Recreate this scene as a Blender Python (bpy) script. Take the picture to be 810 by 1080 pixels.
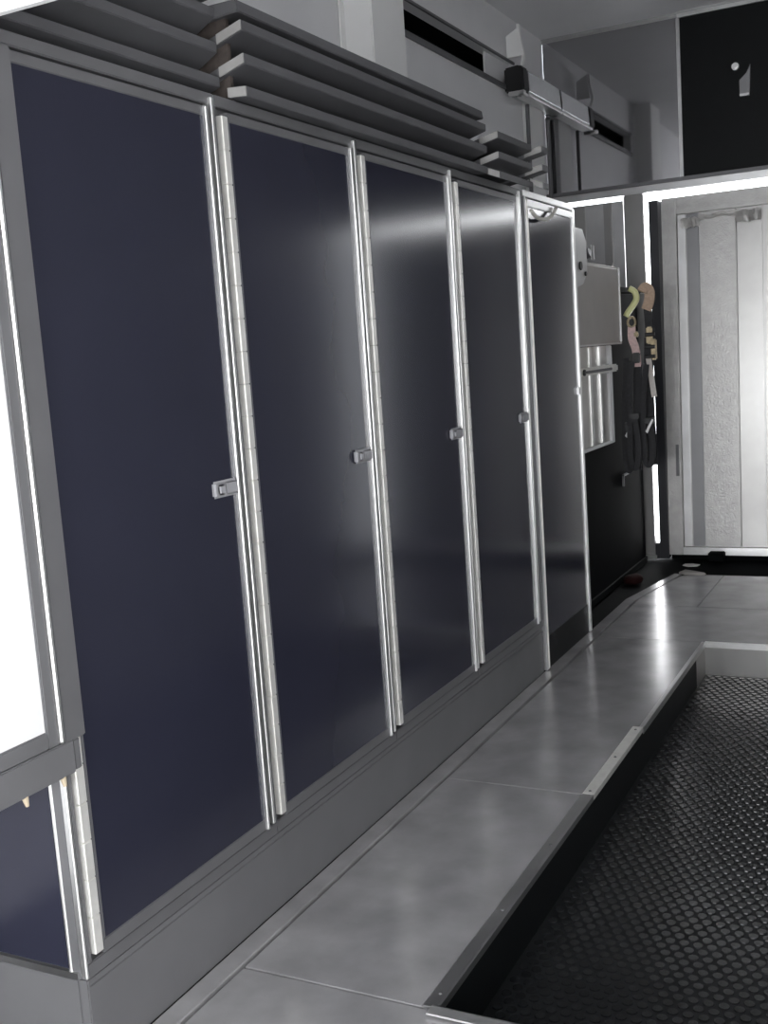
import bpy, bmesh, math, random
from mathutils import Vector, Matrix
random.seed(7)
for o in list(bpy.data.objects):
    bpy.data.objects.remove(o)
scene = bpy.context.scene
COL = scene.collection

# ------------------------------------------------------------------ camera
CAM = Vector((1.3, 0.0, 1.19))
YAW, PIT, ROL, FPX = -0.473519, -0.13942, -0.06959, 1155.6
fw = Vector((math.sin(YAW)*math.cos(PIT), math.cos(YAW)*math.cos(PIT), math.sin(PIT)))
r0 = Vector((math.cos(YAW), -math.sin(YAW), 0))
u0 = r0.cross(fw)
rr = r0*math.cos(ROL) + u0*math.sin(ROL)
uu = -r0*math.sin(ROL) + u0*math.cos(ROL)
cd = bpy.data.cameras.new('camera')
cam = bpy.data.objects.new('camera', cd)
COL.objects.link(cam)
cd.sensor_fit = 'VERTICAL'; cd.sensor_height = 36; cd.sensor_width = 27
cd.lens = FPX/1080*36
cd.clip_start = 0.02
cam.matrix_world = Matrix(((rr.x, uu.x, -fw.x, CAM.x), (rr.y, uu.y, -fw.y, CAM.y), (rr.z, uu.z, -fw.z, CAM.z), (0, 0, 0, 1)))
scene.camera = cam

# ------------------------------------------------------------------ world and light
w = bpy.data.worlds.new('overcast'); scene.world = w
w.use_nodes = True
bg = w.node_tree.nodes['Background']
bg.inputs[0].default_value = (0.93, 0.96, 1.0, 1)
bg.inputs[1].default_value = 9.0

def area(name, loc, rot, sx, sy, power, col=(1, 1, 1)):
    l = bpy.data.lights.new(name, 'AREA'); l.shape = 'RECTANGLE'
    l.size = sx; l.size_y = sy; l.energy = power; l.color = col
    o = bpy.data.objects.new(name, l); COL.objects.link(o)
    o.location = loc; o.rotation_euler = rot
    return o
# added room lights behind made-up, unseen openings in the right and front walls
area('added_side_light', (1.96, -0.35, 1.05), (0, math.radians(90), 0), 1.9, 1.0, 50, (1, .98, .96))
area('added_front_light', (0.75, -2.28, 1.15), (math.radians(100), 0, 0), 1.4, 1.0, 95, (.97, .98, 1))
# daylight standing in the open gaps beside and above the rear door
area('gap_daylight', (-.0725, 6.06, 1.01), (math.radians(-90), 0, 0), .05, 1.84, 8.5)
area('gap_daylight', (.70, 6.06, 1.945), (math.radians(-90), 0, 0), 2.3, .05, 3.0)

vs = scene.view_settings
vs.view_transform = 'Standard'; vs.look = 'None'; vs.gamma = 1; vs.use_curve_mapping = False
vs.exposure = -0.42

# ------------------------------------------------------------------ materials
MATS = {}
def mat(name, col, rough=.5, metal=0., spec=.5, noise=0., nscale=8., bump=0., bscale=60., stretch=None, rvar=0., coat=0.):
    m = bpy.data.materials.new(name); m.use_nodes = True
    nt = m.node_tree; n = nt.nodes; p = n['Principled BSDF']
    p.inputs['Base Color'].default_value = (*col, 1)
    p.inputs['Roughness'].default_value = rough
    p.inputs['Metallic'].default_value = metal
    p.inputs['Specular IOR Level'].default_value = spec
    p.inputs['Coat Weight'].default_value = coat
    p.inputs['Coat Roughness'].default_value = .08
    tc = n.new('ShaderNodeTexCoord'); mp = n.new('ShaderNodeMapping')
    nt.links.new(tc.outputs['Object'], mp.inputs[0])
    if stretch: mp.inputs['Scale'].default_value = stretch
    if noise > 0 or rvar > 0:
        nz = n.new('ShaderNodeTexNoise'); nz.inputs['Scale'].default_value = nscale; nz.inputs['Detail'].default_value = 6
        nt.links.new(mp.outputs[0], nz.inputs['Vector'])
    if noise > 0:
        cr = n.new('ShaderNodeValToRGB')
        cr.color_ramp.elements[0].position = .15; cr.color_ramp.elements[1].position = .85
        cr.color_ramp.elements[0].color = (*[c*(1-noise) for c in col], 1)
        cr.color_ramp.elements[1].color = (*[min(1, c*(1+noise)) for c in col], 1)
        nt.links.new(nz.outputs[0], cr.inputs[0]); nt.links.new(cr.outputs[0], p.inputs['Base Color'])
    if rvar > 0:
        mr = n.new('ShaderNodeMapRange'); mr.inputs[1].default_value = .15; mr.inputs[2].default_value = .85
        mr.inputs[3].default_value = max(.02, rough-rvar); mr.inputs[4].default_value = rough+rvar
        nt.links.new(nz.outputs[0], mr.inputs[0]); nt.links.new(mr.outputs[0], p.inputs['Roughness'])
    if bump > 0:
        nb = n.new('ShaderNodeTexNoise'); nb.inputs['Scale'].default_value = bscale; nb.inputs['Detail'].default_value = 4
        nt.links.new(mp.outputs[0], nb.inputs['Vector'])
        b = n.new('ShaderNodeBump'); b.inputs['Strength'].default_value = bump; b.inputs['Distance'].default_value = .004
        nt.links.new(nb.outputs[0], b.inputs['Height']); nt.links.new(b.outputs[0], p.inputs['Normal'])
    MATS[name] = m
    return m
mat('navy', (.022, .023, .037), .16, 0, .33, .10, 3, .012, 9)
mat('frame_grey', (.15, .15, .155), .45, .35, .4, .08, 12)
mat('bright_alu', (.82, .82, .81), .28, .9, .5, .08, 20)
mat('satin_alu', (.52, .52, .52), .35, 1, .5, .12, 9, .05, 40, rvar=.05)
mat('hinge_alu', (.85, .84, .80), .40, .6, .5, .12, 30)
mat('deck_alu', (.40, .395, .40), .215, .40, .5, .32, 7, .09, 34, rvar=.035)
mat('plinth_grey', (.16, .16, .165), .5, .3, .4, .10, 6, .05, 60)
mat('white_board', (.74, .74, .74), .5, 0, .4)
mat('white_paint', (.84, .84, .83), .5, 0, .4, .04, 5)
mat('wall_pale', (.72, .72, .73), .42, 0, .5, .06, 3)
mat('ceiling_grey', (.75, .75, .76), .55, 0, .4, .04, 3)
mat('black_matte', (.004, .0045, .005), .8, 0, .06, .2, 20, .1, 80)
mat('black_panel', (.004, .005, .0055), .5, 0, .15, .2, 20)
mat('rubber', (.008, .009, .010), .24, 0, .45, .15, 12)
mat('rubber_base', (.008, .009, .010), .45, 0, .3, .2, 20)
mat('rubber_seal', (.012, .013, .018), .5, 0, .5)
mat('louver', (.10, .10, .105), .5, .2, .4, .12, 10)
mat('louver_end_lit', (.30, .295, .285), .5, .1, .4, .15, 25)  # lighter slat colour, painting in the light on the near end faces
mat('rust', (.06, .05, .045), .8, 0, .2, .4, 60)
mat('mirror_alu', (.46, .46, .47), .035, 1, .5)
mat('rear_alu', (.36, .355, .345), .32, 1, .5, .10, 7, .06, 25, rvar=.03)
mat('stucco_alu', (.36, .355, .345), .38, .8, .5, .12, 25, .35, 110)
mat('box_taupe', (.36, .34, .32), .5, .3, .4, .08, 9)
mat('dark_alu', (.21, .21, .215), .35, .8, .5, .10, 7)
mat('post_grey', (.27, .265, .26), .45, .4, .4, .1, 9)
mat('bright_sheet', (.58, .565, .54), .30, .6, .5, .1, 6)
mat('tape', (.70, .685, .66), .40, .4, .5, .25, 30, .6, 40)
mat('yellow_hook', (.68, .68, .34), .40, 0, .5)
mat('pink_web', (.62, .46, .44), .8, 0, .2, .25, 90)
mat('tan_web', (.45, .33, .25), .8, 0, .2, .2, 90)
mat('brass', (.34, .28, .18), .40, .6, .5, .5, 60)
mat('black_web', (.030, .030, .032), .75, 0, .3, .3, 90)
mat('pale_web', (.62, .58, .54), .7, 0, .3, .1, 60)
mat('red_cloth', (.020, .006, .006), .9, 0, .1)
mat('paper', (.75, .74, .72), .8, 0, .2)
mat('cable_white', (.62, .60, .55), .5)
mat('black_plastic', (.012, .012, .013), .4)
mat('tan_tip', (.5, .42, .3), .6)
mat('latch_grey', (.33, .33, .345), .45, 0, .4)
mat('lamp_glass', (.85, .86, .88), .10, .7, .5)

# ------------------------------------------------------------------ mesh helpers (points in world space)
def box(bm, x0, x1, y0, y1, z0, z1, bev=0.0):
    xs, ys, zs = sorted((x0, x1)), sorted((y0, y1)), sorted((z0, z1))
    v = [bm.verts.new((x, y, z)) for x in xs for y in ys for z in zs]
    f = [bm.faces.new([v[i] for i in q]) for q in ((0, 1, 3, 2), (4, 6, 7, 5), (0, 4, 5, 1), (2, 3, 7, 6), (0, 2, 6, 4), (1, 5, 7, 3))]
    if bev > 0:
        es = list({e for ff in f for e in ff.edges})
        bmesh.ops.bevel(bm, geom=es, offset=bev, segments=2, affect='EDGES', clamp_overlap=True)
    return bm
def prism(bm, pts, ext, bev=0.0):
    ext = Vector(ext); pts = [Vector(p) for p in pts]; n = len(pts)
    a = [bm.verts.new(p) for p in pts]; b = [bm.verts.new(p+ext) for p in pts]
    fs = [bm.faces.new(a), bm.faces.new(b[::-1])]
    for i in range(n):
        fs.append(bm.faces.new([a[i], b[i], b[(i+1) % n], a[(i+1) % n]]))
    if bev > 0:
        es = list({e for ff in fs for e in ff.edges})
        bmesh.ops.bevel(bm, geom=es, offset=bev, segments=2, affect='EDGES', clamp_overlap=True)
    return bm
def cyl(bm, c, axis, r, h, n=16, r2=None):
    axis = Vector(axis).normalized(); c = Vector(c)
    a = axis.orthogonal().normalized(); b = axis.cross(a)
    r2 = r if r2 is None else r2
    p = [bm.verts.new(c + (a*math.cos(t)+b*math.sin(t))*r) for t in [2*math.pi*i/n for i in range(n)]]
    q = [bm.verts.new(c + axis*h + (a*math.cos(t)+b*math.sin(t))*r2) for t in [2*math.pi*i/n for i in range(n)]]
    bm.faces.new(p[::-1]); bm.faces.new(q)
    for i in range(n): bm.faces.new([p[i], p[(i+1) % n], q[(i+1) % n], q[i]])
    return bm
def smooth_path(pts, k=6):
    pts = [Vector(p) for p in pts]; out = []
    for i in range(len(pts)-1):
        p0 = pts[max(0, i-1)]; p1 = pts[i]; p2 = pts[i+1]; p3 = pts[min(len(pts)-1, i+2)]
        for j in range(k):
            t = j/k
            out.append(.5*((2*p1)+(p2-p0)*t+(2*p0-5*p1+4*p2-p3)*t*t+(3*p1-p0-3*p2+p3)*t**3))
    out.append(pts[-1]); return out
def sweep(bm, pts, prof, up=(0, -1, 0), k=6, closed=False):
    """sweep a 2-D profile (a,b) along a path; b axis follows 'up'"""
    P = smooth_path(pts, k); up = Vector(up); rings = []
    for i, p in enumerate(P):
        t = (P[min(i+1, len(P)-1)]-P[max(i-1, 0)]).normalized()
        s = t.cross(up)
        if s.length < 1e-4: s = t.orthogonal()
        s.normalize(); b = s.cross(t).normalized()
        rings.append([bm.verts.new(p+s*q[0]+b*q[1]) for q in prof])
    n = len(prof)
    for i in range(len(rings)-1):
        for j in range(n):
            bm.faces.new([rings[i][j], rings[i][(j+1) % n], rings[i+1][(j+1) % n], rings[i+1][j]])
    bm.faces.new(rings[0][::-1]); bm.faces.new(rings[-1])
    return bm
def rnd(r, n=10): return [(r*math.cos(2*math.pi*i/n), r*math.sin(2*math.pi*i/n)) for i in range(n)]
def flat(wd, th): return [(-wd/2, -th/2), (wd/2, -th/2), (wd/2, th/2), (-wd/2, th/2)]

def B(*boxes, bev=0.0):
    bm = bmesh.new()
    for b in boxes: box(bm, *b[:6], bev=(b[6] if len(b) > 6 else bev))
    return bm
def link_mesh(name, bm, material, parent=None, smooth=False):
    bmesh.ops.recalc_face_normals(bm, faces=bm.faces)
    root = parent
    while root is not None and root.parent is not None: root = root.parent
    if root is not None:
        org = root.location.copy()
    else:
        lo = [min(v.co[i] for v in bm.verts) for i in range(3)]; hi = [max(v.co[i] for v in bm.verts) for i in range(3)]
        org = Vector(((lo[0]+hi[0])/2, (lo[1]+hi[1])/2, lo[2]))
    bmesh.ops.translate(bm, verts=bm.verts, vec=-org)
    me = bpy.data.meshes.new(name); bm.to_mesh(me); bm.free()
    me.materials.append(MATS[material])
    if smooth:
        for p in me.polygons: p.use_smooth = True
    o = bpy.data.objects.new(name, me); COL.objects.link(o)
    if parent is None: o.location = org
    else: o.parent = parent
    return o
def thing(name, label, cat, loc, group=None):
    o = bpy.data.objects.new(name, None); COL.objects.link(o); o.location = loc; o.empty_display_size = .1
    o['label'] = label; o['category'] = cat
    if group: o['group'] = group
    return o
def tag(o, label, cat, group=None):
    o['label'] = label; o['category'] = cat
    if group: o['group'] = group
    return o
def struct(name, bm, material, label, cat):
    o = link_mesh(name, bm, material); o['kind'] = 'structure'; o['label'] = label; o['category'] = cat
    return o
P = link_mesh

# ------------------------------------------------------------------ dimensions
XW, XR, YF, YR, ZC = -0.60, 1.90, -2.20, 5.94, 2.81
WX, WY0, WY1, WZ = 0.481, 1.674, 4.275, -0.13      # sunken well: left edge, near edge, far edge, floor height
WXR = 1.45
CY = [1.328, 1.930, 2.532, 3.135]                   # hinge lines of the four lockers
CEND = 3.757
ZD0, ZD1, ZTOP, ZPL = 0.228, 1.685, 1.735, 0.173

# ------------------------------------------------------------------ shell
fl = struct('floor', B((WX, WXR, WY0-.02, WY1+.02, WZ-.03, WZ-.001)), 'rubber_base', 'black rubber coin-pattern floor of the sunken bay', 'floor')
sub = struct('floor_base', B((XW, WX-.012, YF, YR, -.17, -.012), (WXR+.012, XR, YF, YR, -.17, -.012),
             (WX-.012, WXR+.012, YF, WY0-.012, -.17, -.012), (WX-.012, WXR+.012, WY1+.012, YR, -.17, -.012)), 'black_matte',
             'black floor showing behind the metal deck before the rear door', 'floor')
struct('ceiling', B((XW, XR, YF, YR+.2, ZC, ZC+.05)), 'ceiling_grey', 'flat grey ceiling of the trailer', 'ceiling')
# left wall with the long slot above the lockers
S0, S1, SZ0, SZ1 = 4.05, 5.44, 2.470, 2.590
wl = struct('wall_left', B((XW-.05, XW, YF, YR, -.17, SZ0), (XW-.05, XW, YF, YR, SZ1, ZC), (XW-.05, XW, YF, S0, SZ0, SZ1),
       (XW-.05, XW, S1, YR, SZ0, SZ1)), 'wall_pale', 'pale grey side wall above the lockers', 'wall')
P('slot_back', B((XW-.16, XW-.15, S0, S1, SZ0-.02, SZ1+.02), (XW-.16, XW-.05, S0-.02, S0, SZ0-.02, SZ1+.02), (XW-.16, XW-.05, S1, S1+.02, SZ0-.02, SZ1+.02),
   (XW-.16, XW-.05, S0, S1, SZ1, SZ1+.02), (XW-.16, XW-.05, S0, S1, SZ0-.02, SZ0)), 'black_matte', wl)
P('slot_lip', B((XW, XW+.012, S0, S1+.02, SZ0-.022, SZ0), (XW, XW+.008, S0, S1+.02, SZ1, SZ1+.012)), 'frame_grey', wl)
P('slot_plate', B((XW-.03, XW-.02, 5.12, S1, SZ0, SZ1)), 'wall_pale', wl)
# right and front walls, each with an added opening that lets light in
struct('wall_right', B((XR, XR+.05, .18, YR, -.17, ZC), (XR, XR+.05, YF, -.88, -.17, ZC), (XR, XR+.05, -.88, .18, 2.03, ZC), (XR, XR+.05, -.88, .18, -.17, .07)),
       'wall_pale', 'pale grey side wall with an added light opening', 'wall')
struct('wall_front', B((XW, XR, YF-.05, YF, 1.72, ZC), (XW, 0, YF-.05, YF, -.17, 1.72), (1.5, XR, YF-.05, YF, -.17, 1.72), (0, 1.5, YF-.05, YF, -.17, .62)),
       'wall_pale', 'pale grey front wall with an added light opening', 'wall')
struct('wall_rear', B((XW, XR, YR+.02, YR+.06, 1.955, ZC)), 'wall_pale', 'upper rear wall behind the black and polished panels', 'wall')
t1 = struct('trim_1', B((XW, .12, YR-.010, YR+.02, ZC-.022, ZC-.014), (XW, .12, YR-.016, YR+.02, ZC-.006, ZC), (XW, .12, YR, YR+.02, ZC-.014, ZC-.006), (.12, XR, YR-.035, YR+.02, ZC-.012, ZC)), 'satin_alu', 'double metal trim where ceiling meets rear wall', 'trim')
struct('trim_2', B((.12, XR, YR-.035, YR+.02, ZC-.03, ZC-.0125)), 'bright_alu', 'bright metal trim above the black rear panel', 'trim')
hb = thing('header_beam', 'grey metal beam crossing the rear wall above the light gap', 'beam', (.65, YR, 1.948))
P('beam_body', B((XW, XR, YR-.03, YR+.02, 1.948, 1.985), bev=.004), 'satin_alu', hb)
P('beam_flange', B((XW, XR, YR-.045, YR-.005, 1.985, 2.003), bev=.003), 'frame_grey', hb)
tag(P('polished_panel', B((XW+.002, .112, YR-.005, YR+.02, 2.003, ZC-.022)), 'mirror_alu'), 'mirror-polished metal panel in the upper rear corner left of the black panel', 'panel')
bp = thing('black_upper_panel', 'black upper rear panel above the bright gap and metal door', 'panel', (1.0, YR, 2.003))
P('panel_sheet', B((.128, XR, YR-.02, YR+.02, 2.003, ZC-.03)), 'black_panel', bp)
P('panel_edge', B((.112, .130, YR-.028, YR+.02, 2.003, ZC-.03)), 'satin_alu', bp)
lt = P('latch_plate', prism(bmesh.new(), [(.415, YR-.02, 2.355), (.462, YR-.02, 2.350), (.468, YR-.02, 2.50), (.452, YR-.02, 2.46), (.415, YR-.02, 2.43)], (0, -.012, 0), .002), 'dark_alu', bp)
bm = bmesh.new(); cyl(bm, (.398, YR-.02, 2.497), (0, -1, 0), .018, .02, 18); cyl(bm, (.398, YR-.04, 2.497), (0, -1, 0), .010, .006, 14)
P('latch_knob', bm, 'bright_alu', bp)
P('latch_foot', B((.417, .462, YR-.045, YR-.02, 2.35, 2.362), bev=.002), 'satin_alu', bp)

# ------------------------------------------------------------------ rear opening: sheet, post, seal, door
struct('trim_3', B((XW, XR, YR-.002, YR+.12, -.17, -.0125), (-.012, XR, YR+.06, YR+.12, -.012, .06)), 'black_matte', 'black threshold strip under the rear door', 'trim')
rs = thing('rear_side_sheet', 'brushed metal sheet on the rear wall left of the post', 'panel', (-.35, YR, 0))
P('sheet', B((XW, -.1955, YR, YR+.02, 0, 1.926)), 'satin_alu', rs)
P('sheet_batten', B((-.47, -.40, YR-.012, YR, 1.0, 1.92), (-.30, -.255, YR-.012, YR, 1.0, 1.92), bev=.003), 'rear_alu', rs)
P('sheet_rail', B((-.40, -.190, YR-.02, YR, 1.462, 1.477)), 'bright_alu', rs)
po = thing('rear_post', 'grey metal post beside the bright vertical gap', 'post', (-.13, YR, 0))
P('post_body', B((-.188, -.085, YR-.02, YR+.03, 0, 1.948), bev=.004), 'post_grey', po)
P('post_foot', B((-.175, -.075, YR-.04, YR-.02, 0, .02)), 'bright_alu', po)
tag(P('door_seal', B((-.060, -.013, YR-.01, YR+.08, 0, 1.905), (-.084, -.060, YR-.012, YR+.04, 0, .085)), 'rubber_seal'), 'black rubber seal strip between the gap and the rear door', 'seal')
rd = thing('rear_door', 'ribbed aluminium rear door with patched top and vertical planks', 'door', (.85, YR, 0))
LEAN = math.radians(2.2)
def door_bm(*boxes, bev=0.002):
    bm = B(*boxes, bev=bev)
    for v in bm.verts:
        v.co.y += max(0, v.co.z)*math.tan(LEAN)
    return bm
DX0, DX1, DZ = -.012, 1.84, 1.919
P('door_skin', door_bm((DX0, DX1, YR+.035, YR+.05, .03, DZ)), 'rear_alu', rd)
P('door_stile', door_bm((DX0, .064, YR, YR+.035, .02, DZ)), 'stucco_alu', rd)
P('door_top_rail', door_bm((.064, DX1, YR+.004, YR+.035, 1.83, DZ)), 'stucco_alu', rd)
P('door_bottom_rail', door_bm((.064, DX1, YR-.006, YR+.035, .022, .062)), 'bright_alu', rd)
px = [(.068, .108, .016, 'satin_alu'), (.112, .176, .028, 'dark_alu'), (.180, .366, .006, 'stucco_alu'), (.370, .496, .024, 'rear_alu'), (.500, .600, .010, 'rear_alu'),  # second plank's darker metal carries the shade of a side-facing rib
      (.604, .750, .004, 'rubber_seal'), (.754, .880, .024, 'dark_alu'), (.884, 1.07, .006, 'stucco_alu'), (1.074, 1.20, .024, 'dark_alu'), (1.204, 1.39, .006, 'rubber_seal'), (1.394, 1.52, .024, 'dark_alu'), (1.524, 1.71, .006, 'rubber_seal'), (1.714, 1.838, .024, 'dark_alu')]
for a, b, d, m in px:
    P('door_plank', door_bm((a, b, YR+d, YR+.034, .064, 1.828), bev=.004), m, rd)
def tape(x0, x1, z0, z1, yoff, seed):
    rg = random.Random(seed); bm = bmesh.new(); n = 9
    top = [(x0+(x1-x0)*i/n, z1+rg.uniform(-.006, .006)) for i in range(n+1)]
    bot = [(x0+(x1-x0)*i/n, z0+rg.uniform(-.006, .006)) for i in range(n+1)]
    fa = []
    for (pt, qb) in zip(top, bot):
        fa.append([bm.verts.new((pt[0], YR+yoff-rg.uniform(0, .006)+pt[1]*math.tan(LEAN), pt[1])),
                   bm.verts.new((pt[0], YR+yoff-rg.uniform(.002, .010)+pt[1]*math.tan(LEAN), (pt[1]+qb[1])/2)),
                   bm.verts.new((qb[0], YR+yoff-rg.uniform(0, .006)+qb[1]*math.tan(LEAN), qb[1]))])
    for i in range(n):
        for j in range(2): bm.faces.new([fa[i][j], fa[i+1][j], fa[i+1][j+1], fa[i][j+1]])
    r = bmesh.ops.solidify(bm, geom=bm.faces[:], thickness=.003)
    return bm
P('tape_patch', tape(.085, .185, 1.755, 1.805, .002, 1), 'tape', rd)
P('tape_patch', tape(.178, .375, 1.79, 1.815, .002, 2), 'tape', rd)
P('tape_patch', tape(.362, .490, 1.755, 1.815, .002, 3), 'tape', rd)
P('foot_block', B((.205, .285, YR-.07, YR+.0, 0, .045), bev=.004), 'black_matte', rd)
P('foot_block', B((.515, .595, YR-.07, YR+.0, 0, .045), bev=.004), 'black_matte', rd)
P('door_slot', door_bm((.035, .052, YR-.004, YR, .45, .62), bev=.001), 'frame_grey', rd)

# ------------------------------------------------------------------ metal deck around the well
dk = thing('metal_deck', 'scuffed aluminium plate deck running beside the lockers around the sunken floor', 'deck', (.25, 3.0, -.012))
g = .0015
def plate(x0, x1, y0, y1): P('deck_plate', B((x0+g, x1-g, y0+g, y1-g, -.011, 0), bev=.0012), 'deck_alu', dk)
for a in [(.055, .95, YF, -.3), (.95, XR, YF, -.3), (.055, .95, -.3, WY0-.002), (.95, XR, -.3, WY0-.002),
          (.055, WX, WY0, 2.703), (.055, WX, 2.703, WY1), (WXR, XR, WY0, 2.9), (WXR, XR, 2.9, WY1),
          (.055, 1.1, WY1, 4.85), (1.1, XR, WY1, 4.85), (.343, 1.1, 4.85, 5.53), (1.1, XR, 4.85, 5.53)]:
    plate(*a)
P('deck_plate', prism(bmesh.new(), [(.056, 4.8515, -.011), (.3415, 4.8515, -.011), (.3415, 5.5285, -.011), (.150, 5.5285, -.011), (.056, 5.05, -.011)], (0, 0, .011), .0012), 'deck_alu', dk)
bm = bmesh.new()
prism(bm, [(.003, 1.303, -.011), (.050, 1.303, -.011), (.050, 4.93, -.011), (.140, 5.52, -.011), (.100, 5.53, -.011), (.003, 4.93, -.011)], (0, 0, .015), .002)
P('edge_flange', bm, 'deck_alu', dk)
P('well_riser', B((WX-.012, WX, WY0, 4.10, WZ-.03, -.011)), 'black_panel', dk)  # shade on the left riser painted in as black
P('well_riser', B((WX-.012, WX, 4.102, WY1+.012, WZ-.03, -.011)), 'rear_alu', dk)
P('well_riser', B((WX, WXR, WY1, WY1+.012, WZ-.03, -.011)), 'rear_alu', dk)
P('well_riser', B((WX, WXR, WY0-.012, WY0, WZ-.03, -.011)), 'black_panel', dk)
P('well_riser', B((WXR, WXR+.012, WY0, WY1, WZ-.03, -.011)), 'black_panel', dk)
for ta, tb, tm in ((WY0, 2.70, 'satin_alu'), (2.702, 3.25, 'hinge_alu')):
    e_ = P('edge_trim', B((WX-.030, WX-.003, ta, tb, 0, .004), bev=.001), tm, dk)
    P('edge_lip', B((WX-.003, WX+.002, ta, tb, -.012, .005), bev=.001), tm, e_)
P('edge_trim', B((WX-.012, WX+.003, 3.252, WY1, -.02, .002), bev=.001), 'satin_alu', dk)
P('edge_trim', B((WX-.012, WXR, WY0-.026, WY0+.004, .004, .008), (WX-.012, WXR, WY0, WY0+.004, -.03, .008), bev=.001), 'bright_alu', dk)
P('edge_trim', B((WX, WXR, WY1-.004, WY1+.012, -.02, .002), bev=.001), 'bright_alu', dk)
bm0 = bmesh.new(); cyl(bm0, (0, 0, 0), (0, 0, 1), .005, .002, 12, .003)
scr = None
for y in [1.72, 2.05, 2.38, 2.72, 2.98, 3.22]:
    bmx = bmesh.new(); cyl(bmx, (WX-.014, y, .004), (0, 0, 1), .0045, .002, 10, .003)
    P('screw', bmx, 'frame_grey', dk)

# rubber studs
SX, SY, SR = .030, .026, .0115
def stud_mesh(bm, c, n=10):
    c = Vector(c)
    p = [bm.verts.new(c+Vector((SR*math.cos(2*math.pi*i/n), SR*math.sin(2*math.pi*i/n), -.001))) for i in range(n)]
    q = [bm.verts.new(c+Vector((SR*.92*math.cos(2*math.pi*i/n), SR*.92*math.sin(2*math.pi*i/n), .0016))) for i in range(n)]
    bm.faces.new(q)
    for i in range(n): bm.faces.new([p[i], p[(i+1) % n], q[(i+1) % n], q[i]])
studs = []
ny = int((WY1-WY0-.02)/SY); nx = int((WXR-WX-.02)/SX)
for j in range(ny):
    for i in range(nx):
        studs.append((WX+.02+i*SX+(SX/2 if j % 2 else 0), WY0+.03+j*SY))
def in_frame(x, y):
    d = Vector((x, y, WZ))-CAM; z = d.dot(fw)
    u = 405+FPX*d.dot(rr)/z; v = 540-FPX*d.dot(uu)/z
    return 0 < u < 810 and 0 < v < 1078
vis = sorted([s for s in studs if in_frame(*s)], key=lambda s: (s[0]-CAM.x)**2+(s[1]-CAM.y)**2)[:300]
vset = set(vis)
bm = bmesh.new(); stud_mesh(bm, (0, 0, 0)); bmesh.ops.recalc_face_normals(bm, faces=bm.faces)
sm = bpy.data.meshes.new('stud'); bm.to_mesh(sm); bm.free(); sm.materials.append(MATS['rubber'])
for s in vis:
    o = bpy.data.objects.new('stud', sm); COL.objects.link(o); o.parent = fl
    o.location = Vector((s[0], s[1], WZ-.001+.001))-fl.location
bm = bmesh.new()
for s in studs:
    if s not in vset: stud_mesh(bm, (s[0], s[1], WZ))
sf = P('stud_field', bm, 'rubber', fl); sf['kind'] = 'stuff'

# ------------------------------------------------------------------ lockers
def latch_bm(y, z):
    bm = bmesh.new()
    box(bm, .007, .018, y, y+.086, z-.017, z+.017, bev=.005)
    box(bm, .017, .025, y+.008, y+.030, z-.011, z+.011, bev=.004)
    box(bm, .017, .020, y+.038, y+.078, z-.012, z+.012, bev=.003)
    return bm
lab = ['nearest navy locker, next to the white framed panel', 'second navy locker counted from the white framed panel',
       'third navy locker counted from the white framed panel', 'fourth navy locker, beside the tall floor-length closet']
for k in range(4):
    y0 = CY[k]; y1 = (CY[k+1] if k < 3 else CEND+.008)
    yl = 1.303 if k == 0 else y0-.020
    yr = y1-.020
    L = thing('locker_cabinet', lab[k], 'cabinet', (-.3, (y0+y1)/2, ZPL), 'navy lockers along the side wall')
    P('carcass', B((XW+.002, -.012, yl, yr, ZPL, ZTOP)), 'frame_grey', L)
    P('top_rail', B((-.012, .004, yl, yr, 1.712, ZTOP), bev=.002), 'frame_grey', L)
    P('bottom_rail', B((-.012, .004, yl, yr, ZPL, .200), bev=.002), 'frame_grey', L)
    ys = y0+.562
    P('stile', B((-.012, .006, ys+.006, yr, .200, 1.712), bev=.0015), 'frame_grey', L)
    P('stile_edge', B((-.012, .012, ys-.003, ys+.006, .205, 1.725), bev=.0015), 'bright_alu', L)
    if k == 0: P('stile', B((-.012, .006, yl, y0-.014, .200, 1.712), bev=.0015), 'frame_grey', L)
    d = P('door', B((-.010, .008, y0+.020, y0+.532, ZD0, ZD1)), 'navy', L)
    P('door_frame', B((-.010, .010, y0+.012, y0+.541, ZD1, 1.704), (-.010, .010, y0+.012, y0+.541, .203, ZD0), (-.010, .010, y0+.012, y0+.0205, ZD0, ZD1), bev=.0015), 'frame_grey', d)
    P('door_edge', B((-.010, .016, y0+.532, y0+.541, .203, 1.704), bev=.002), 'bright_alu', d)
    P('latch', latch_bm(y0+.446, .952), 'latch_grey', d)
    bm = bmesh.new()
    z = .212; n = 22; h = (1.695-.212)/n
    for i in range(n): box(bm, -.006, .013, y0-.011, y0+.010, z+i*h+.0004, z+(i+1)*h-.0004, bev=.0015)
    P('hinge', bm, 'hinge_alu', L)
    if k == 0:
        P('end_panel', B((-.55, -.034, 1.297, 1.304, .19, 1.70)), 'navy', L)
        P('corner_trim', B((-.034, -.027, 1.297, 1.304, .175, 1.72), (-.007, .006, 1.297, 1.304, .175, 1.72), bev=.002), 'bright_alu', L)
        P('corner_channel', B((-.0265, -.0075, 1.299, 1.304, .175, 1.72)), 'frame_grey', L)
        P('end_rail', B((XW+.002, -.012, 1.294, 1.304, .173, .186)), 'satin_alu', L)
pl = thing('cabinet_plinth', 'plain grey plinth under the four navy lockers', 'plinth', (-.3, 2.5, 0))
P('plinth_face', B((-.02, 0, 1.303, CEND-.012, .001, ZPL-.002), bev=.002), 'plinth_grey', pl)
P('plinth_lip', B((-.02, .0025, 1.305, CEND-.012, .150, .158), bev=.001), 'plinth_grey', pl)
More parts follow.
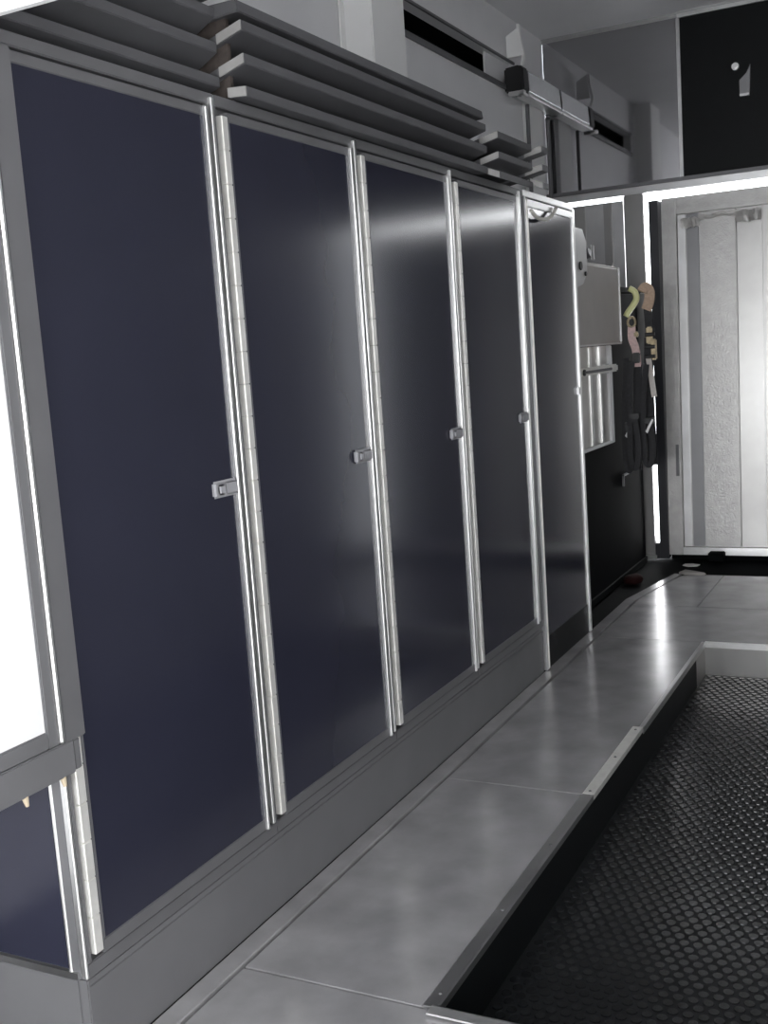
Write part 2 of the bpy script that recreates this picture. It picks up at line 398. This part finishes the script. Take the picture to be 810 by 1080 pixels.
P('plinth_end', B((XW+.002, -.0205, 1.303, 1.32, .001, ZPL-.002), bev=.002), 'plinth_grey', pl)
P('plinth_core', B((XW+.002, -.021, 1.321, CEND-.012, .001, ZPL-.002)), 'black_matte', pl)

# tall floor-length closet
c5a, c5b = CEND-.008, 4.345
tc5 = thing('tall_closet', 'floor-length navy closet with bright corner trims at the end of the row', 'cabinet', (-.3, (c5a+c5b)/2, 0))
P('carcass', B((XW+.002, -.012, c5a, c5b, .001, ZTOP)), 'frame_grey', tc5)
P('top_rail', B((-.012, .006, c5a, c5b, 1.715, ZTOP+.002), bev=.002), 'satin_alu', tc5)
d5 = P('door', B((-.011, .004, c5a+.03, c5b-.022, .125, 1.682)), 'navy', tc5)
P('door_frame', B((-.011, .010, c5a+.03, c5b-.022, 1.682, 1.708), bev=.002), 'satin_alu', d5)
P('latch', B((.004, .014, c5b-.055, c5b-.030, .99, 1.02), bev=.003), 'satin_alu', d5)
P('floor_reflection', B((-.011, .003, c5a+.03, c5b-.022, .004, .124)), 'black_panel', tc5)  # black strip standing in for the dark floor reflected in the door
P('edge_trim', B((-.011, .012, c5a+.002, c5a+.014, .006, 1.715), bev=.002), 'satin_alu', tc5)
P('hinge', B((-.011, .014, c5a+.018, c5a+.030, .006, 1.705), bev=.004), 'hinge_alu', tc5)
P('corner_trim', B((-.011, .010, c5b-.022, c5b+.004, .006, 1.72), (-.06, .010, c5b, c5b+.004, .006, 1.72), bev=.002), 'bright_alu', tc5)
bm = bmesh.new()
sweep(bm, [(.022, c5a+.035, 1.665), (.024, c5a+.10, 1.645), (.026, c5a+.20, 1.648), (.022, c5a+.28, 1.672), (.020, c5a+.33, 1.700)], rnd(.007), up=(1, 0, 0))
tag(P('white_cable', bm, 'cable_white', smooth=True), 'thin pale cable sagging across the top of the tall closet', 'cable')

# ------------------------------------------------------------------ louver banks above the lockers
def bank(y0, y1, xf, z0, pitch, label, cap=True):
    t = thing('louver_bank', label, 'louver', (-.05, (y0+y1)/2, ZTOP+.002), 'louver banks above the lockers')
    P('bank_back', B((-.115, -.095, y0, y1, ZTOP+.003, z0+.02)), 'louver', t)
    for i in range(3):
        zt = z0-pitch*i
        xb = -.094 if i < 2 else max(-.094, xf-.045)
        dz = .040 if i < 2 else min(.014, zt-.021-ZTOP-.004)
        s = P('slat', prism(bmesh.new(), [(xf, y0, zt), (xf, y0, zt-.021), (xb, y0, zt-.021-dz), (xb, y0, zt-dz)], (0, y1-y0, 0), .0015), 'louver', t)
        dd = dz/(xf-xb)*.062
        if dd > .062*dz/(xf-xb)+1: dd = dz
        xe = max(xf-.062, xb); de = dz*(xf-xe)/(xf-xb)
        P('slat_end', prism(bmesh.new(), [(xf-.001, y0-.003, zt-.001), (xf-.001, y0-.003, zt-.020), (xe, y0-.003, zt-.020-de), (xe, y0-.003, zt-.001-de)], (0, .003, 0)), 'louver_end_lit', s)
    if cap:
        P('bank_cap', prism(bmesh.new(), [(xf-.006, y0, z0+.016), (xf-.01, y0, z0+.041), (-.094, y0, z0+.041), (-.094, y0, z0+.009)], (0, y1-y0, 0), .002), 'louver', t)
    return t
bank(1.262, 1.970, -.018, 1.919, .068, 'long dark louver bank directly above the nearest locker')
b2 = bank(1.975, 3.330, .042, 1.886, .0645, 'longest dark louver bank spanning above the middle lockers')
P('joint_strip', B((-.09, -.005, 1.990, 2.000, ZTOP+.003, 1.90)), 'rust', b2)
bank(3.345, 3.665, .075, 1.864, .061, 'short louver bank above the fourth locker', cap=False)
bank(3.680, 3.742, .105, 1.860, .060, 'narrow end louver block beside the tall closet', cap=False)

# ------------------------------------------------------------------ upper wall fittings
pi_ = thing('wall_pilaster', 'white square pilaster on the wall above the louvers', 'pilaster', (-.54, 3.79, 1.74))
P('pilaster_body', B((XW+.002, -.484, 3.653, 3.93, 1.74, ZC), bev=.004), 'white_paint', pi_)
P('pilaster_flange', B((XW+.002, XW+.008, 3.62, 3.96, 1.74, ZC)), 'white_paint', pi_)
tag(P('wall_batten', B((XW+.001, XW+.03, 5.56, 5.80, 1.74, 2.43), bev=.004), 'white_paint'), 'pale flat batten below the strip light', 'batten')
bm = bmesh.new(); sweep(bm, [(XW+.05, 5.50, 1.75), (XW+.05, 5.50, 2.2), (XW+.05, 5.50, 2.40)], rnd(.010), up=(1, 0, 0))
tag(P('conduit', bm, 'frame_grey', smooth=True), 'thin vertical conduit beside the pale batten', 'pipe')
bm = bmesh.new(); sweep(bm, [(XW+.025, 5.90, 1.75), (XW+.025, 5.90, 2.2), (XW+.025, 5.90, 2.40)], rnd(.012), up=(1, 0, 0))
tag(P('corner_conduit', bm, 'frame_grey', smooth=True), 'dark conduit in the upper rear wall corner', 'pipe')
# strip light on the wall, running up to the polished rear panel
def yprism(pts, y0, y1, bev): return prism(bmesh.new(), [(x, y0, z) for x, z in pts], (0, y1-y0, 0), bev)
sl = thing('strip_light', 'shiny unlit strip light high on the wall by the polished panel', 'light', (-.56, 5.65, 2.41))
P('housing', yprism([(-.598, 2.552), (-.545, 2.556), (-.512, 2.545), (-.505, 2.432), (-.53, 2.420), (-.598, 2.425)], 5.40, 5.93, .003), 'satin_alu', sl)
P('lens', yprism([(-.514, 2.540), (-.509, 2.540), (-.502, 2.440), (-.507, 2.440)], 5.41, 5.92, .001), 'lamp_glass', sl)
P('bottom_lip', B((-.56, -.494, 5.38, 5.93, 2.412, 2.424), bev=.002), 'bright_alu', sl)
P('end_cap', yprism([(-.598, 2.545), (-.52, 2.552), (-.502, 2.540), (-.498, 2.432), (-.53, 2.415), (-.598, 2.43)], 5.31, 5.40, .008), 'black_plastic', sl)
P('end_clip', B((-.57, -.488, 5.28, 5.31, 2.405, 2.425), (-.52, -.490, 5.28, 5.35, 2.405, 2.416), bev=.003), 'bright_alu', sl)
bm = bmesh.new()
sweep(bm, [(-.512, 5.34, 2.553), (-.500, 5.33, 2.60), (-.512, 5.33, 2.66), (-.520, 5.33, 2.74)], flat(.012, .020), up=(0, -1, 0))
prism(bm, [(-.590, 5.345, 2.60), (-.512, 5.345, 2.60), (-.520, 5.345, 2.735), (-.590, 5.345, 2.70)], (0, .01, 0))
P('curved_bracket', bm, 'white_paint', sl)

# ------------------------------------------------------------------ white framed panel and overhead cabinet at the near end
fp = thing('framed_white_panel', 'bright white panel in a grey metal frame at the left edge', 'panel', (.0, .9, .545))
yb, ya = 1.293, .62
P('board', B((.008, .014, ya+.04, yb-.034, .630, 1.66)), 'white_board', fp)
P('frame_stile', B((.008, .019, yb-.034, yb-.010, .602, 1.70), bev=.002), 'plinth_grey', fp)
P('frame_stile_edge', B((.008, .024, yb-.010, yb, .602, 1.70), bev=.003), 'bright_alu', fp)
P('frame_stile', B((.008, .019, ya, ya+.04, .602, 1.70), bev=.002), 'plinth_grey', fp)
P('frame_rail', B((.008, .019, ya+.04, yb-.034, .602, .630), bev=.002), 'plinth_grey', fp)
P('frame_rail', B((.008, .019, ya+.04, yb-.034, 1.66, 1.70), bev=.002), 'plinth_grey', fp)
P('bottom_channel', B((.008, .022, ya, yb+.018, .545, .6015), bev=.002), 'plinth_grey', fp)
P('hinge_strip', B((.0155, .021, yb+.001, yb+.050, .600, 1.705), (.0155, .021, yb+.018, yb+.034, .548, .600), bev=.002), 'frame_grey', fp)
for y in (1.20, 1.285):
    bmx = bmesh.new(); cyl(bmx, (.015, y, .546), (0, .2, -1), .006, .018, 10, .003); P('screw_tip', bmx, 'tan_tip', fp)
P('panel_catch', B((.014, .024, 1.125, 1.150, 1.13, 1.17), bev=.003), 'frame_grey', fp)
oc = thing('overhead_cabinet', 'white overhead cabinet corner in the top left', 'cabinet', (-.1, .9, 1.711))
P('body', B((XW+.002, .34, .45, 1.25, 1.800, 2.20), bev=.006), 'white_paint', oc)
P('bottom_panel', B((XW+.01, .335, .455, 1.245, 1.785, 1.800)), 'white_paint', oc)
P('bottom_edge', B((XW+.002, .34, 1.235, 1.252, 1.712, 1.80), bev=.003), 'white_board', oc)

# ------------------------------------------------------------------ far recess: black partition and its fittings
pa = thing('black_partition', 'black low partition wall past the tall closet', 'partition', (-.125, 5.1, 0))
P('partition_panel', B((-.137, -.117, 4.352, 5.84, .0, 1.458)), 'black_matte', pa)
P('partition_base', B((-.117, -.108, 4.352, 5.84, .0, .03)), 'black_panel', pa)
P('partition_clip', B((-.117, -.105, 5.40, 5.52, .52, .53), (-.117, -.105, 5.40, 5.41, .47, .53), bev=.002), 'frame_grey', pa)
fb = thing('folded_metal_box', 'taupe metal box mounted on the black partition above the bright panel', 'box', (-.08, 4.9, 1.18))
P('box_body', prism(bmesh.new(), [(-.117, 4.52, 1.182), (-.052, 4.52, 1.182), (-.050, 4.52, 1.530), (-.060, 4.52, 1.540), (-.117, 4.52, 1.540)], (0, .71, 0), .006), 'box_taupe', fb)
P('box_edge', B((-.055, -.045, 5.222, 5.236, 1.186, 1.535), (-.055, -.046, 4.52, 5.236, 1.178, 1.186), bev=.003), 'satin_alu', fb)
P('bracket_plate', prism(bmesh.new(), [(-.045, 4.50, 1.67), (-.045, 4.64, 1.67), (-.045, 4.69, 1.62), (-.045, 4.69, 1.49), (-.045, 4.62, 1.44), (-.045, 4.50, 1.42)], (-.006, 0, 0), .001), 'satin_alu', fb)
for q in ((4.585, 1.515, .018), (4.655, 1.485, .009)):
    bm = bmesh.new(); cyl(bm, (-.045, q[0], q[1]), (1, 0, 0), q[2], .006, 14); P('bracket_bolt', bm, 'black_plastic', fb)
P('bracket_plate', prism(bmesh.new(), [(-.11, 5.24, 1.50), (-.11, 5.345, 1.57), (-.11, 5.345, 1.47), (-.11, 5.24, 1.40)], (.006, 0, 0), .001), 'rear_alu', fb)
bm = bmesh.new(); cyl(bm, (-.104, 5.305, 1.50), (1, 0, 0), .014, .008, 14)
P('bracket_bolt', bm, 'frame_grey', fb)
bm = bmesh.new(); cyl(bm, (-.090, 4.80, 1.575), (1, 0, .3), .022, .03, 16); P('knob', bm, 'frame_grey', fb)
for ya_ in (4.90, 4.94): P('knob_rib', B((-.100, -.085, ya_, ya_+.015, 1.56, 1.625), bev=.002), 'satin_alu', fb)
mp = thing('bright_metal_panel', 'polished metal panel with a white edge below the taupe box', 'panel', (-.11, 4.9, .715))
P('panel_sheet', B((-.117, -.108, 4.45, 5.17, .725, 1.175)), 'bright_sheet', mp)
P('panel_ridge', B((-.108, -.100, 5.02, 5.05, .725, 1.175), (-.108, -.102, 4.86, 4.90, .725, 1.175), bev=.003), 'bright_alu', mp)
P('panel_edge', B((-.117, -.096, 5.172, 5.225, .715, 1.175), (-.117, -.096, 4.45, 5.225, .710, .724), bev=.003), 'white_board', mp)
lb = P('latch_bar', B((-.096, -.072, 4.60, 5.24, 1.050, 1.085), bev=.006), 'hinge_alu', mp)
P('bar_slot', B((-.073, -.068, 4.70, 5.12, 1.060, 1.072), bev=.002), 'frame_grey', mp)
bm = bmesh.new(); cyl(bm, (-.072, 4.66, 1.066), (1, 0, 0), .014, .008, 14); P('bar_bolt', bm, 'black_plastic', mp)
for ya_ in (4.62, 5.10): P('bar_mount', B((-.108, -.095, ya_, ya_+.055, 1.045, 1.09)), 'satin_alu', mp)

# ------------------------------------------------------------------ straps hanging on the partition
YS = 5.36
hk = thing('strap_hanger', 'small dark hook rail on the partition carrying the straps', 'hook', (-.06, YS, 1.40))
P('hook_plate', B((-.117, -.100, YS+.0, YS+.09, 1.385, 1.44), bev=.003), 'black_plastic', hk)
for y_ in (YS+.015, YS+.06):
    bm = bmesh.new(); sweep(bm, [(-.100, y_, 1.425), (-.03, y_, 1.418), (.028, y_, 1.418), (.042, y_, 1.445)], rnd(.005, 8), up=(0, 1, 0), k=4)
    P('hook_prong', bm, 'black_plastic', hk, smooth=True)
def PS(name, bm, material, parent, smooth=False):
    # strap shapes are drafted about a rail at x = -.13 and moved to the partition's rail, drawn a little smaller
    for v in bm.verts:
        v.co.x = -.006+.914*(v.co.x+.13); v.co.z = 1.43+.914*(v.co.z-1.452)
    return link_mesh(name, bm, material, parent, smooth)
s1 = thing('ratchet_strap', 'ratchet strap with a yellow hook and pink webbing', 'strap', (-.016, YS, .90))
bm = bmesh.new(); sweep(bm, [(-.155, YS-.02, 1.462), (-.128, YS-.02, 1.442), (-.120, YS-.02, 1.405), (-.140, YS-.02, 1.370), (-.165, YS-.02, 1.340), (-.178, YS-.02, 1.318)], flat(.028, .022), up=(0, -1, 0))
PS('hook', bm, 'yellow_hook', s1, smooth=True)
bm = bmesh.new(); sweep(bm, [(-.150+.020*math.cos(a), YS-.02, 1.285+.026*math.sin(a)) for a in [i*math.pi/6 for i in range(13)]], rnd(.007, 8), up=(0, -1, 0), k=2)
PS('ring', bm, 'brass', s1, smooth=True)
bm = bmesh.new(); sweep(bm, [(-.150, YS-.02, 1.262), (-.148, YS-.03, 1.20), (-.132, YS-.022, 1.14), (-.128, YS-.02, 1.05)], flat(.040, .010), up=(0, -1, 0))
PS('pink_webbing', bm, 'pink_web', s1)
PS('buckle', B((-.143, -.115, YS-.035, YS-.005, 1.205, 1.235, .006)), 'brass', s1)
PS('buckle', B((-.150, -.110, YS-.037, YS-.005, 1.07, 1.125, .004)), 'black_plastic', s1)
bm = bmesh.new(); sweep(bm, [(-.128, YS-.018, 1.06), (-.133, YS-.01, .90), (-.140, YS-.012, .72), (-.150, YS-.01, .50)], flat(.045, .008), up=(0, -1, 0))
PS('tail', bm, 'black_web', s1)
s2 = thing('ratchet_strap', 'ratchet strap with tan webbing, brass ratchet and pale loose end', 'strap', (.04, YS, .90))
bm = bmesh.new(); sweep(bm, [(-.095, YS+.0, 1.440), (-.080, YS+.015, 1.462), (-.060, YS+.015, 1.44), (-.062, YS+.015, 1.39), (-.080, YS+.015, 1.345)], flat(.052, .012), up=(0, -1, 0))
PS('tan_webbing', bm, 'tan_web', s2)
bm = bmesh.new(); sweep(bm, [(-.075, YS+.022, 1.36), (-.070, YS+.022, 1.28), (-.068, YS+.022, 1.20)], flat(.040, .012), up=(0, -1, 0))
PS('black_webbing', bm, 'black_web', s2)
rt = PS('ratchet', B((-.082, -.050, YS+.0, YS+.022, 1.165, 1.255, .006), (-.060, -.032, YS+.003, YS+.03, 1.08, 1.19, .006)), 'brass', s2)
for z in (1.10, 1.15, 1.215):
    bm = bmesh.new(); cyl(bm, (-.085, YS-.005, z), (1, 0, 0), .010, .050, 12); PS('ratchet_spool', bm, 'black_plastic', rt)
bm = bmesh.new(); sweep(bm, [(-.078, YS+.02, 1.10), (-.066, YS+.016, 1.00), (-.052, YS+.016, .885)], flat(.028, .008), up=(0, -1, 0))
PS('pale_end', bm, 'pale_web', s2)
bm = bmesh.new(); sweep(bm, [(-.070, YS+.022, 1.20), (-.080, YS+.022, .98), (-.078, YS+.022, .70), (-.070, YS+.022, .52)], flat(.050, .008), up=(0, -1, 0))
PS('tail', bm, 'black_web', s2)
for n_, (x0, x1, zt, zb, dy, lab_) in enumerate([(-.195, -.165, .90, .50, -.050, 'coiled black webbing loop hanging leftmost below the ratchet straps'),
                                                 (-.155, -.120, .95, .52, -.095, 'coiled black webbing loop hanging in the middle of the strap bundle'),
                                                 (-.095, -.055, .92, .53, -.050, 'coiled black webbing loop hanging nearest the bright gap')]):
    ss = thing('webbing_loop', lab_, 'strap', (.914*x0+.112, YS+dy, .914*zb+.1026), 'black webbing loops on the post')
    bm = bmesh.new()
    sweep(bm, [((x0+x1)/2, YS+dy+.01, 1.10-.02*n_), ((x0+x1)/2-.008, YS+dy, zt+.06), (x0, YS+dy, zt-.05), (x0-.006, YS+dy, zb+.10), (x0+.002, YS+dy, zb+.02), ((x0+x1)/2, YS+dy-.006, zb), (x1, YS+dy-.012, zb+.03), (x1+.006, YS+dy-.012, zb+.12), (x1-.01, YS+dy-.012, zt-.15)], flat(.030, .007), up=(0, -1, 0))
    PS('loop', bm, 'black_web', ss)
    PS('keeper', B((x1-.030, x1+.016, YS+dy-.024, YS+dy+.006, zt-.17, zt-.14), bev=.003), 'black_plastic', ss)
    if n_ != 1: PS('loop_tip', prism(bmesh.new(), [(x1-.028, YS+dy-.022, zt-.21), (x1-.018, YS+dy-.022, zt-.22), (x1+.016, YS+dy-.022, zt-.15), (x1+.008, YS+dy-.022, zt-.145)], (0, -.004, 0)), 'satin_alu', ss)

# ------------------------------------------------------------------ small things on the floor
def scrap(name, pts, z, label, m='paper'):
    bm = prism(bmesh.new(), [(x, y, z) for x, y in pts], (0, 0, .004), .001)
    return tag(P(name, bm, m), label, 'scrap')
scrap('paper_scrap', [(.085, 5.80), (.12, 5.775), (.165, 5.79), (.172, 5.83), (.13, 5.85), (.09, 5.84)], -.012, 'small white scrap lying on the black floor before the rear door')
bm = prism(bmesh.new(), [(.120, 5.535, .0), (.150, 5.52, 0), (.21, 5.515, .0), (.26, 5.525, 0), (.20, 5.57, .0), (.14, 5.60, .0)], (0, 0, .012), .004)
tag(P('crumpled_rag', bm, 'box_taupe'), 'pale grey rag crumpled at the rear corner of the metal deck', 'rag')
bm = bmesh.new(); bmesh.ops.create_icosphere(bm, subdivisions=2, radius=.05)
for v in bm.verts:
    v.co = Vector((v.co.x*1.0*(1+random.uniform(-.15, .15))-.06, v.co.y*1.4+5.32, max(-.011, v.co.z*.55*(1+random.uniform(-.2, .2))+.012)))
tag(P('red_rag', bm, 'red_cloth', smooth=True), 'dark red rag on the black floor against the partition', 'rag')
